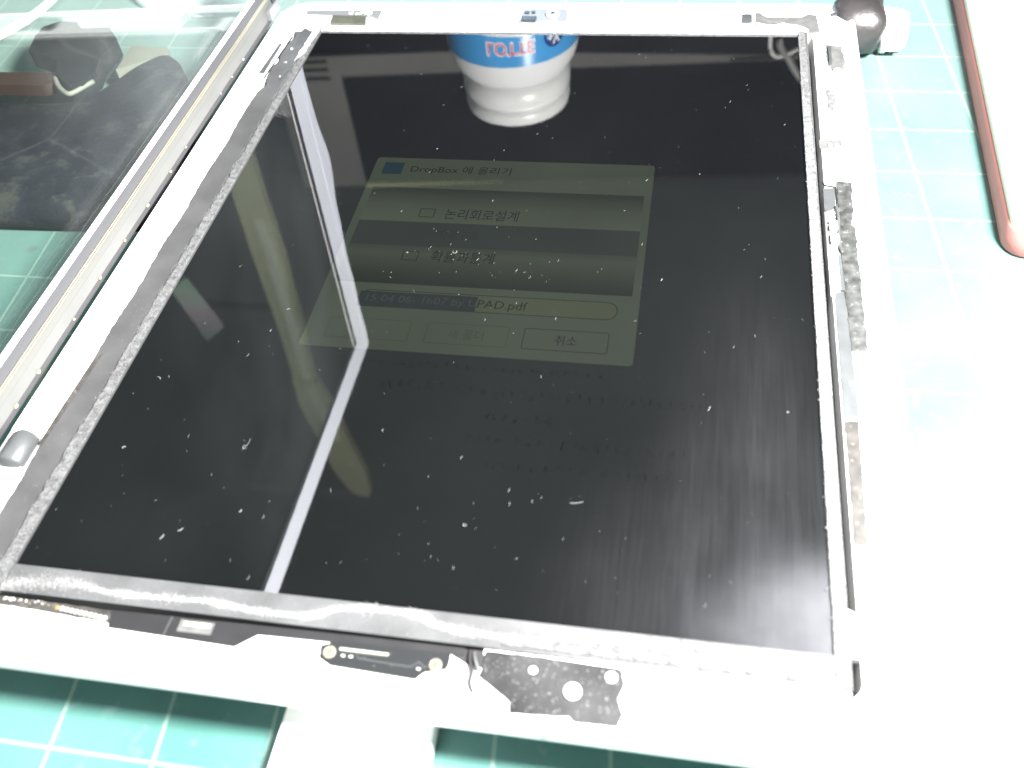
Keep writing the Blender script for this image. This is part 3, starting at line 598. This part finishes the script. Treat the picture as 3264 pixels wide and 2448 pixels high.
obj('pale_line', gbox(B(), GY1 - 16.7, GY1 - 15.8, 15, GH - 15, .13, .2), 'bezelW', tg)
# loosened white adhesive along the far edge, bulging out in one place
bm = B(); ra, rb_ = [], []
for k in range(41):
    hh = 8 + k * (GH - 9) / 40; out = 5.2 * math.exp(-((hh - 66) / 20) ** 2) + 1.2 * math.exp(-((hh - 20) / 14) ** 2) + .4 * math.sin(hh * .21)
    for dd, R_ in ((.13, ra), (.32, rb_)): R_.append((bm.verts.new(G(GY1 - 3, hh, dd)), bm.verts.new(G(GY1 + out - .3, hh, dd))))
for k in range(40):
    for R_ in (ra, rb_): bm.faces.new((R_[k][0], R_[k][1], R_[k + 1][1], R_[k + 1][0]))
    for j in (0, 1): bm.faces.new((ra[k][j], ra[k + 1][j], rb_[k + 1][j], rb_[k][j]))
obj('adhesive_strip', bm, 'bezelT', tg, label='loosened white strip bulging past the far edge')
def bb(name, a, b, m, d1=.12): obj(name, gbox(B(), GY0 + 11, GY1 - 11, a, b, .02, d1), m, tg)
bb('dark_edge', 0, 1.35, 'bezelK'); bb('grey_border', 1.4, 4.6, 'bezelG'); 
obj('grey_border', gbox(B(), GY0 + 11, GY1 - 11, 4.65, 6.5, .02, .12), mat('grey_border_dull', (.075, .076, .072), .5), tg)
bb('gold_trace', 6.6, 6.95, 'goldline'); bb('gold_trace', 7.25, 7.6, 'goldline'); bb('dark_line', 7.9, 10.7, 'bezelD'); bb('bright_edge', 10.8, 12.4, 'bezelW')
for y, h in ((-52.8, 1.5), (-62.8, 1.5), (-71.9, 1.4), (78.2, 1.6), (68.4, 1.5), (59, 1.6), (32, 1.5), (21, 1.3), (6, 1.5), (-8, 1.4), (-22, 1.5), (-36, 1.3)):
    r = random.uniform(.22, .38); bm = bmesh.new(); bmesh.ops.create_icosphere(bm, subdivisions=1, radius=r)
    for v in bm.verts: v.co = G(y, h, .4) + Vector((v.co.x, v.co.y * random.uniform(1.2, 2.2), v.co.z))
    obj('glue_crumb', bm, 'glue' if y < 50 else 'glueW', tg)
bm = B(); gbox(bm, 103, 112, 1.0, 4.5, .15, 1.2); obj('corner_clip', bm, 'plate', tg); bm = B(); gbox(bm, 108, 113, 4.5, 8, .15, .9); obj('corner_clip', bm, 'tape', tg)

# ================================================================== things on the mat
pd = tag(obj('white_card', prism(B(), rrect(-17.6, 9.4, -172, -70, 2.2), .02, 4.0), 'whitepl'), 'blank white slab with a rounded corner poking out under the near edge', 'slab')
md = pd.modifiers.new('bevel', 'BEVEL'); md.width = .5 * MM; md.segments = 3

# white box with a salmon-red side
wbx = thing('storage_case', 'white rounded case with a salmon-red side, at the right edge', 'case', (150, 95, 0))
def case(bm, z0, z1, infl): 
    return bm
def case_ring(i, z):
    o = []
    for x, y in rrect(122.0 + i, 190 - i, 19.5 + i, 185 - i, max(6 - i, 2), 8):
        k = (y - 19.5) / 100; o.append((x + 3.6 * k, y, z))
    return o
obj('case_side', loft(B(), [case_ring(.8, .1), case_ring(.1, 1.0), case_ring(0, 4), case_ring(.2, 6.6), case_ring(.5, 7.3)]), 'redside', wbx, True)
obj('case_lid', loft(B(), [case_ring(.6, 7.35), case_ring(.7, 9.4), case_ring(2.2, 11.2), case_ring(4.5, 12.2), case_ring(9, 12.8)]), 'boxtop', wbx, True)

# black wrapped plug with a ribbed white end
pl = thing('wrapped_plug', 'black taped plug with a ribbed white end behind the far right corner', 'plug', (98, 125, 0))
bm = B(); seg = 32; rings = []
for x, r in ((88, 0.2), (88.2, 7), (90, 8.6), (93, 9.3), (97, 9.6), (100.5, 9.0), (102.2, 7.6), (102.6, .2)):
    rings.append([(x - 2.5 + .8 * math.sin(3 * t) * r / 9, 116.5 + r * (1 + .05 * math.sin(5 * t + x)) * math.cos(t), 9.4 + r * .93 * (1 + .04 * math.sin(4 * t + x * 2)) * math.sin(t)) for t in [2 * math.pi * k / seg for k in range(seg)]])
loft(bm, rings); obj('black_wrap', bm, 'blackwrap', pl, True)
bm = B(); rings = []
for i, x in enumerate((102.4, 103, 104.5, 104.9, 106.4, 106.8, 108.3, 108.7, 110.0, 110.3)):
    r = (.2, 6.8, 6.8, 6.1, 6.5, 5.8, 6.1, 5.5, 5.4, .2)[i]
    rings.append([(x - 2.5, 117 + r * math.cos(t), 7.2 + r * math.sin(t)) for t in [2 * math.pi * k / seg for k in range(seg)]])
loft(bm, rings); obj('ribbed_end', bm, 'whitepl', pl, True)
for a in (-.7, -.1, .5):
    bm = B(); box(bm, 102.1, 106.1, 117 - 6.9 * math.cos(a) - .5, 117 - 6.9 * math.cos(a) + .3, 7.2 + 6.0 * math.sin(a) , 7.2 + 6.0 * math.sin(a) + .5); obj('grip_notch', bm, 'alu', pl)

# left, seen through the glass
pc = thing('cloth_pouch', 'dark worn cloth pouch lying behind the upright glass at the left', 'pouch', (-150, 45, 0))
prof = [(-230, 10.2), (-140.2, 11.6), (-97.5, 14.5), (-94.5, 24), (-99, 40), (-106, 60), (-110.4, 70.6), (-111.1, 74.6), (-122.9, 92.2), (-128.7, 95.9), (-134, 90), (-139.4, 76.2), (-147.5, 64.5), (-170.4, 61.5), (-230, 58)]
def inset(pts, k):
    cx = sum(p[0] for p in pts) / len(pts); cy = sum(p[1] for p in pts) / len(pts)
    return [(cx + (x - cx) * k, cy + (y - cy) * k) for x, y in pts]
sp = [(p.x, p.y) for p in smoothpath([(x, y, 0) for x, y in prof], 4)]
obj('pouch_body', loft(B(), [[(x, y, .3) for x, y in inset(sp, .97)], [(x, y, 3) for x, y in sp], [(x, y, 6.5) for x, y in inset(sp, .99)], [(x, y, 9) for x, y in inset(sp, .94)], [(x, y, 10.5) for x, y in inset(sp, .8)]]), 'pouch', pc, True)
bm = B(); tube(bm, [(-225, 14, 7.6), (-140, 15, 7.8), (-101, 17, 7.8), (-98, 26, 7.8)], .35, 6); obj('seam', bm, 'flexG', pc, True)
dk = thing('folding_tool', 'dark tool with a chisel-shaped tip and a dull red bar on the cloth pouch', 'tool', (-165, 85, 0))
obj('tool_head', prism(B(), [(-171.0, 85), (-173.6, 94.4), (-174.0, 100.3), (-169.4, 104.4), (-163.1, 103.8), (-159.1, 99.6), (-149.2, 100.4), (-143.2, 93.2), (-143.2, 80.8), (-141.0, 73.0), (-142.8, 66.7), (-146.2, 64.8), (-154.5, 72.4), (-158, 80)], 9.0, 15), 'darkpl', dk)
obj('tip_edge', tube(B(), smoothpath([(-155.5, 72.2, 13), (-152, 67.5, 13), (-147.5, 63.7, 13), (-145, 63.9, 13), (-141.4, 70.5, 13)], 5), .8, 8), 'cream', dk, True)
obj('red_bar', prism(B(), rrect(-240, -155, 67.5, 75, 3), 9.3, 13), 'redpl', dk)
tag(obj('cream_eraser', prism(B(), [(-143.1, 99.5), (-129.7, 98.6), (-127.5, 94.5), (-141.8, 84.2)], .02, 9), 'cream'), 'small cream-coloured wedge behind the tip of the dark tool', 'wedge')
tag(obj('white_cable', tube(B(), smoothpath([(-232, 90, 2.6), (-214, 106, 2.6), (-206.2, 117.3, 2.6), (-202.5, 125.4, 2.6), (-200.0, 135.9, 2.6), (-199.5, 148, 2.6), (-203, 170, 2.6), (-212, 200, 2.6)], 8), 1.6, 14), 'whitecable', smooth=True), 'thin white cable curving over the mat at the far left', 'cable')
ld_ = thing('round_lid', 'white round lid lying at the top of the picture, left', 'lid', (-151, 157, 0))
obj('lid_shell', lathe(B(), [(18, .1), (18.5, 1), (18.5, 4), (17.6, 5), (15, 5.2), (14.5, 4.4), (0, 4.4)], (-151, 157, 0), 56), 'whitepl', ld_, True)

# ================================================================== things beyond the tablet, mirrored in its display
bx, by = -38.4, 228.0
bo = thing('gum_bottle', 'white plastic bottle with blue label standing beyond the far edge, seen mirrored upside down', 'bottle', (bx, by, 0))
obj('bottle_body', lathe(B(), [(27, .1), (29.6, 2), (30, 5), (30, 84), (29.6, 89), (28.2, 93.5), (26, 97), (24.6, 99)], (bx, by, 0), 72), 'bottle', bo, True)
cp = obj('bottle_cap', lathe(B(), [(24.2, 98.8), (25.2, 99.4), (25.2, 108.5), (24.7, 109.2), (24.0, 109.5), (23.7, 110.6), (24.0, 111.6), (24.6, 112.2), (24.8, 115.5), (24.0, 118.6), (22.5, 119.6), (0, 119.8)], (bx, by, 0), 72), 'cap', bo, True)
def wrap(bm, ang0, r):
    """x,y of a flat print (mm) to the bottle's surface; ang0 is where x=0 sits"""
    for v in bm.verts:
        a = ang0 + v.co.x / r; v.co = Vector((bx + r * math.cos(a), by + r * math.sin(a), v.co.y))
    return bm
A0 = -math.pi / 2 + .15
bm = B(); n = 72; lo_, hi_ = [], []
for k in range(n):
    a = 2 * math.pi * k / n; lo_.append((bx + 30.25 * math.cos(a), by + 30.25 * math.sin(a), 12)); hi_.append((bx + 30.25 * math.cos(a), by + 30.25 * math.sin(a), 85.2))
lab = obj('label', loft(B(), [lo_, hi_], False, False), 'blue', bo, True)
def fitw(s, x0, x1, y0, y1, r, off=0, sh=0):
    bm = fit_text(s, x0, x1, y0, y1, 0, sh, off)
    bmesh.ops.triangulate(bm, faces=bm.faces); return wrap(bm, A0, r)
obj('brand_print_outline', fitw('LOTTE', -10.8, 10.8, 73.0, 79.9, 30.32, .55), 'whiteink', lab); obj('brand_print', fitw('LOTTE', -10.2, 10.2, 73.7, 79.2, 30.40, .05), 'redink', lab)
def disc(cx, cy, r_, n=28):
    bm = B(); c = bm.verts.new((cx, cy, 0)); R_ = [bm.verts.new((cx + r_ * math.cos(2 * math.pi * k / n), cy + r_ * math.sin(2 * math.pi * k / n), 0)) for k in range(n)]
    for k in range(n): bm.faces.new((c, R_[k], R_[(k + 1) % n]))
    return bm
obj('emblem', wrap(disc(20.5, 74.5, 5.4), A0, 30.32), 'navy', lab)
obj('emblem_print', fitw('+', 16.8, 19.8, 73.4, 76.4, 30.42, .5), 'whiteink', lab); obj('emblem_print', fitw('X', 19.6, 24.2, 71.6, 78.4, 30.42, .45, -.1), 'whiteink', lab)
bm = B()
for k in range(10):
    x0 = -15 + k * 3; bm.faces.new([bm.verts.new(p) for p in ((x0, 64, 0), (x0 + 3, 64, 0), (x0 + 3, 70.2 + .15 * k, 0), (x0, 70.2 + .15 * k, 0))])
obj('label_panel', wrap(bm, A0, 30.33), 'whiteink', lab)
for x0 in (-9.5, -3.2, 2.4): obj('label_print', wrap(quad(x0, x0 + 4.2, 66.2, 69.2), A0, 30.42), 'inkp', lab)
obj('label_print', fitw('F', 29.0, 31.4, 66.5, 71.5, 30.42, .2), 'whiteink', lab)

# dark display with a grey lower frame, standing on an added black block; yawed, its right end farther
mo = thing('desk_monitor', 'wide dark display with grey lower frame and speaker slots, mirrored in the tablet', 'monitor', (-60, 521, 254))
yw = Vector((1, .1, 0)).normalized()
def mon(bm, x0, x1, z0, z1, d0, d1):
    vs = []
    for (x, d, z) in ((x0, d0, z0), (x1, d0, z0), (x1, d1, z0), (x0, d1, z0), (x0, d0, z1), (x1, d0, z1), (x1, d1, z1), (x0, d1, z1)):
        p = Vector((-270, 500, 0)) + yw * ((x + 270) * 1.005) + Vector((-yw.y, yw.x, 0)) * d; vs.append(bm.verts.new((p.x, p.y, z)))
    for f in ((3, 2, 1, 0), (4, 5, 6, 7), (0, 1, 5, 4), (1, 2, 6, 5), (2, 3, 7, 6), (3, 0, 4, 7)): bm.faces.new([vs[i] for i in f])
    return bm
obj('rear_shell', mon(B(), -300, 190, 256, 388, 8, 40), 'dark_block', mo)
lf = obj('lower_frame', mon(B(), -300, 190, 256, 274.5, 0, 8), 'silver', mo)
obj('side_frame', mon(B(), -300, -243, 274.5, 384, 0.3, 8), 'silver', mo)
obj('top_frame', mon(B(), -243, 190, 383, 388, .3, 8), mat('dark_silver', (.06, .06, .055), .5), mo)
obj('screen', mon(B(), -243, 190, 274.5, 383, 2.5, 7), 'dscreen', mo)
bm = B()
for a, b in (((-243, 383.2), (-120, 383.2)), ): 
    P4 = [(-243, 382.2), (-243, 385.4), (-120, 383.8), (-120, 383.2)]
    v0 = []; v1 = []
    for x, z in P4:
        p = Vector((-270, 500, 0)) + yw * ((x + 270) * 1.005); v0.append(bm.verts.new((p.x, p.y - .6, z))); v1.append(bm.verts.new((p.x, p.y + 2.4, z)))
    bm.faces.new(v0); bm.faces.new(v1[::-1])
    for i in range(4): bm.faces.new((v0[i], v0[(i + 1) % 4], v1[(i + 1) % 4], v1[i]))
obj('cream_highlight', bm, 'creamhl', mo)  # light catching the top edge, built as a tapered cream strip
for z in (260.2, 267.4, 275.2): obj('speaker_slot', mon(B(), -290, -252, z - 1.6, z + 1.6, -.4, .6), 'slot', lf)
for z in (259.2, 265.6, 272): obj('speaker_slot', mon(B(), 70, 118, z - 1.5, z + 1.5, -.4, .6), 'slot', lf)
obj('foot', mon(B(), -180, 60, 252.2, 256, 2, 36), 'dark_block', mo)
tag(obj('dark_block', box(B(), -330, 230, 505, 700, -3, 252), 'dark_block'), 'black block added under the wide display to mirror as a dark band', 'dark_block')  # added so the mirror shows dark under the monitor
# cables in front of the monitor, mirrored at the top right corner of the display
cz = lambda p: smoothpath(p, 8)
tag(obj('hanging_cable', tube(B(), cz([(75, 256, 40), (76.5, 252, 80), (77.3, 250, 97), (78.0, 250, 104), (80.5, 250, 107.4), (84, 250, 107.3), (90.6, 250, 103.7), (104, 252, 96), (125, 258, 60), (135, 262, 0)]), 1.15, 10), 'greycable', smooth=True), 'thin pale cable hooped over itself, mirrored in the far right screen corner', 'cable')
tag(obj('hanging_cable', tube(B(), cz([(70, 262, 0), (74, 256, 60), (80.6, 252, 98), (87, 250, 109), (93.6, 250, 118.5), (104, 250, 126), (120, 252, 120), (132, 258, 60), (138, 262, 0)]), 1.9, 10), mat('thick_grey_cable', (.16, .155, .15), .5), smooth=True), 'thicker grey cable slanting behind the thin one, mirrored in the screen corner', 'cable')
# made-up cream post, added to give the mirrored band seen through the glass
sh = thing('standin_post', 'made-up pale cream post at far left, added to mirror as a greenish band', 'post', (-240, 300, 0))
bm = B()
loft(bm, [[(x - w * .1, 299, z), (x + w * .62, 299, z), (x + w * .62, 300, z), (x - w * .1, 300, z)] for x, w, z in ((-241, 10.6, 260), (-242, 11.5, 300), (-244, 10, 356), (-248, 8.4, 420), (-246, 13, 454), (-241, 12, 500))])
obj('post_highlight', bm, mat('pale_cream_highlight', (.92, .92, .72), .45), sh)  # bright streak on the band, painted as a paler strip
bm = B()
loft(bm, [[(x - w, 300, z), (x + w, 300, z), (x + w, 307, z), (x - w, 307, z)] for x, w, z in ((-234, 7, .1), (-237, 8.5, 150), (-241, 10.6, 239), (-242, 11.5, 295), (-244, 10, 356), (-248, 8.4, 420), (-246, 14.5, 454), (-241, 14, 500), (-236, 15, 545), (-232, 10, 575), (-231, 5, 582))])
obj('standin_post_body', bm, 'post', sh); obj('standin_post_joint', box(B(), -257, -234, 297, 299.9, 422, 428), 'creamhl', sh)
obj('standin_post_foot', box(B(), -265, -205, 285, 325, .02, 4), 'dark_block', sh)
obj('added_patch_arm', box(B(), -315, -246, 304, 308, 348, 352), 'dark_block', sh)
def mat_patch():
    m, N, L = nt('pearly_reflection'); b = N['Principled BSDF']; tc = N.new('ShaderNodeTexCoord'); sp_ = N.new('ShaderNodeSeparateXYZ'); L.new(tc.outputs['Object'], sp_.inputs[0])
    mr = N.new('ShaderNodeMapRange'); mr.inputs['From Min'].default_value = .320; mr.inputs['From Max'].default_value = .383; L.new(sp_.outputs[2], mr.inputs['Value'])
    cr = N.new('ShaderNodeValToRGB'); L.new(mr.outputs[0], cr.inputs[0]); e = cr.color_ramp
    e.elements[0].color = (.62, .95, .70, 1); e.elements[1].color = (.42, .46, .50, 1)
    for p, c in ((.35, (.85, .92, .85, 1)), (.55, (.92, .66, .76, 1)), (.75, (.62, .62, .66, 1))): q = e.elements.new(p); q.color = c
    L.new(cr.outputs[0], b.inputs['Base Color']); b.inputs['Roughness'].default_value = .5; return m
bm = B(); v0 = [bm.verts.new((x, 300, z)) for x, z in ((-330, 331), (-312, 318), (-298, 367), (-318, 385))]; v1 = [bm.verts.new((v.co.x - 2.5, v.co.y + 2.8, v.co.z)) for v in v0]
bm.faces.new(v0); bm.faces.new(v1[::-1])
for i in range(4): bm.faces.new((v0[i], v0[(i + 1) % 4], v1[(i + 1) % 4], v1[i]))
obj('reflection_patch', bm, mat_patch(), sh)  # added plate, its colour ramp imitates an iridescent reflection

# ================================================================== dust and lint on the display
bm = B()
def fleck(x, y, l, w, ang, bend, z=15.04):
    n = 5; P = []
    for k in range(n):
        t_ = k / (n - 1) - .5; a = ang + bend * t_; P.append(Vector((x + l * t_ * math.cos(a), y + l * t_ * math.sin(a))))
    rb = []
    for i, p in enumerate(P):
        d = (P[min(i + 1, n - 1)] - P[max(i - 1, 0)]).normalized(); nn = Vector((-d.y, d.x)) * w * (.5 if i in (0, n - 1) else 1) * random.uniform(.6, 1.2)
        rb.append((p + nn, p - nn))
    va = [(bm.verts.new((a.x, a.y, z + random.uniform(0, .08))), bm.verts.new((b.x, b.y, z))) for a, b in rb]
    for i in range(n - 1): bm.faces.new((va[i][0], va[i][1], va[i + 1][1], va[i + 1][0]))
for x, y, l, w in ((-39, -66.4, 3, .05), (-39.6, -67.6, 2, .05), (-65.4, -50.4, 1.5, .10), (29.1, -73.5, 2.6, .06), (52.7, -48, 1.3, .06), (-44.8, -87.8, 1.2, .1), (-47.8, -89.7, 1.2, .12), (-8.5, -5, 2.2, .09), (-20.1, -5.4, .9, .09), (9.1, -80.9, 1.2, .12), (41, -10.7, .8, .1), (-65, -69.7, 1, .12), (67.8, -47.4, .7, .1), (-34.6, -82.4, .8, .1), (-22, 37, .6, .14)):
    fleck(x, y, l, w, random.uniform(0, 3.1), random.uniform(-2.5, 2.5))
for k in range(360):
    x = random.uniform(-73, 73); y = random.uniform(-98, 97)
    if random.random() < .13: x = random.gauss(0, 14); y = random.gauss(-8, 7)
    if random.random() < .12: x = random.gauss(10, 30); y = random.gauss(-85, 9)
    if abs(x) > 73.5 or abs(y) > 98: continue
    s_ = random.choice((.12, .14, .18, .22, .28, .42)); fleck(x, y, s_ * 2.3, s_ * .075, math.pi / 2 + random.gauss(.2, .6), random.uniform(-1.2, 1.2))
for k in range(120):
    x = random.uniform(18, 46); y = random.uniform(-113.5, -105); s_ = random.choice((.15, .2, .3)); fleck(x, y, s_ * 1.2, s_ * .3, random.uniform(0, 3), random.uniform(-1, 1), T + .34)
for k in range(160):
    y = random.uniform(-104, 100); x = random.choice((74.1, -74.1, 74.2, -75.9)) + random.gauss(0, .15); fleck(x, y, .5, .07, random.uniform(0, 3), 1, 15.62)
tag(obj('dust', bm, 'dust'), 'white dust specks and lint scattered on the black display and tape', 'dust', kind='stuff')
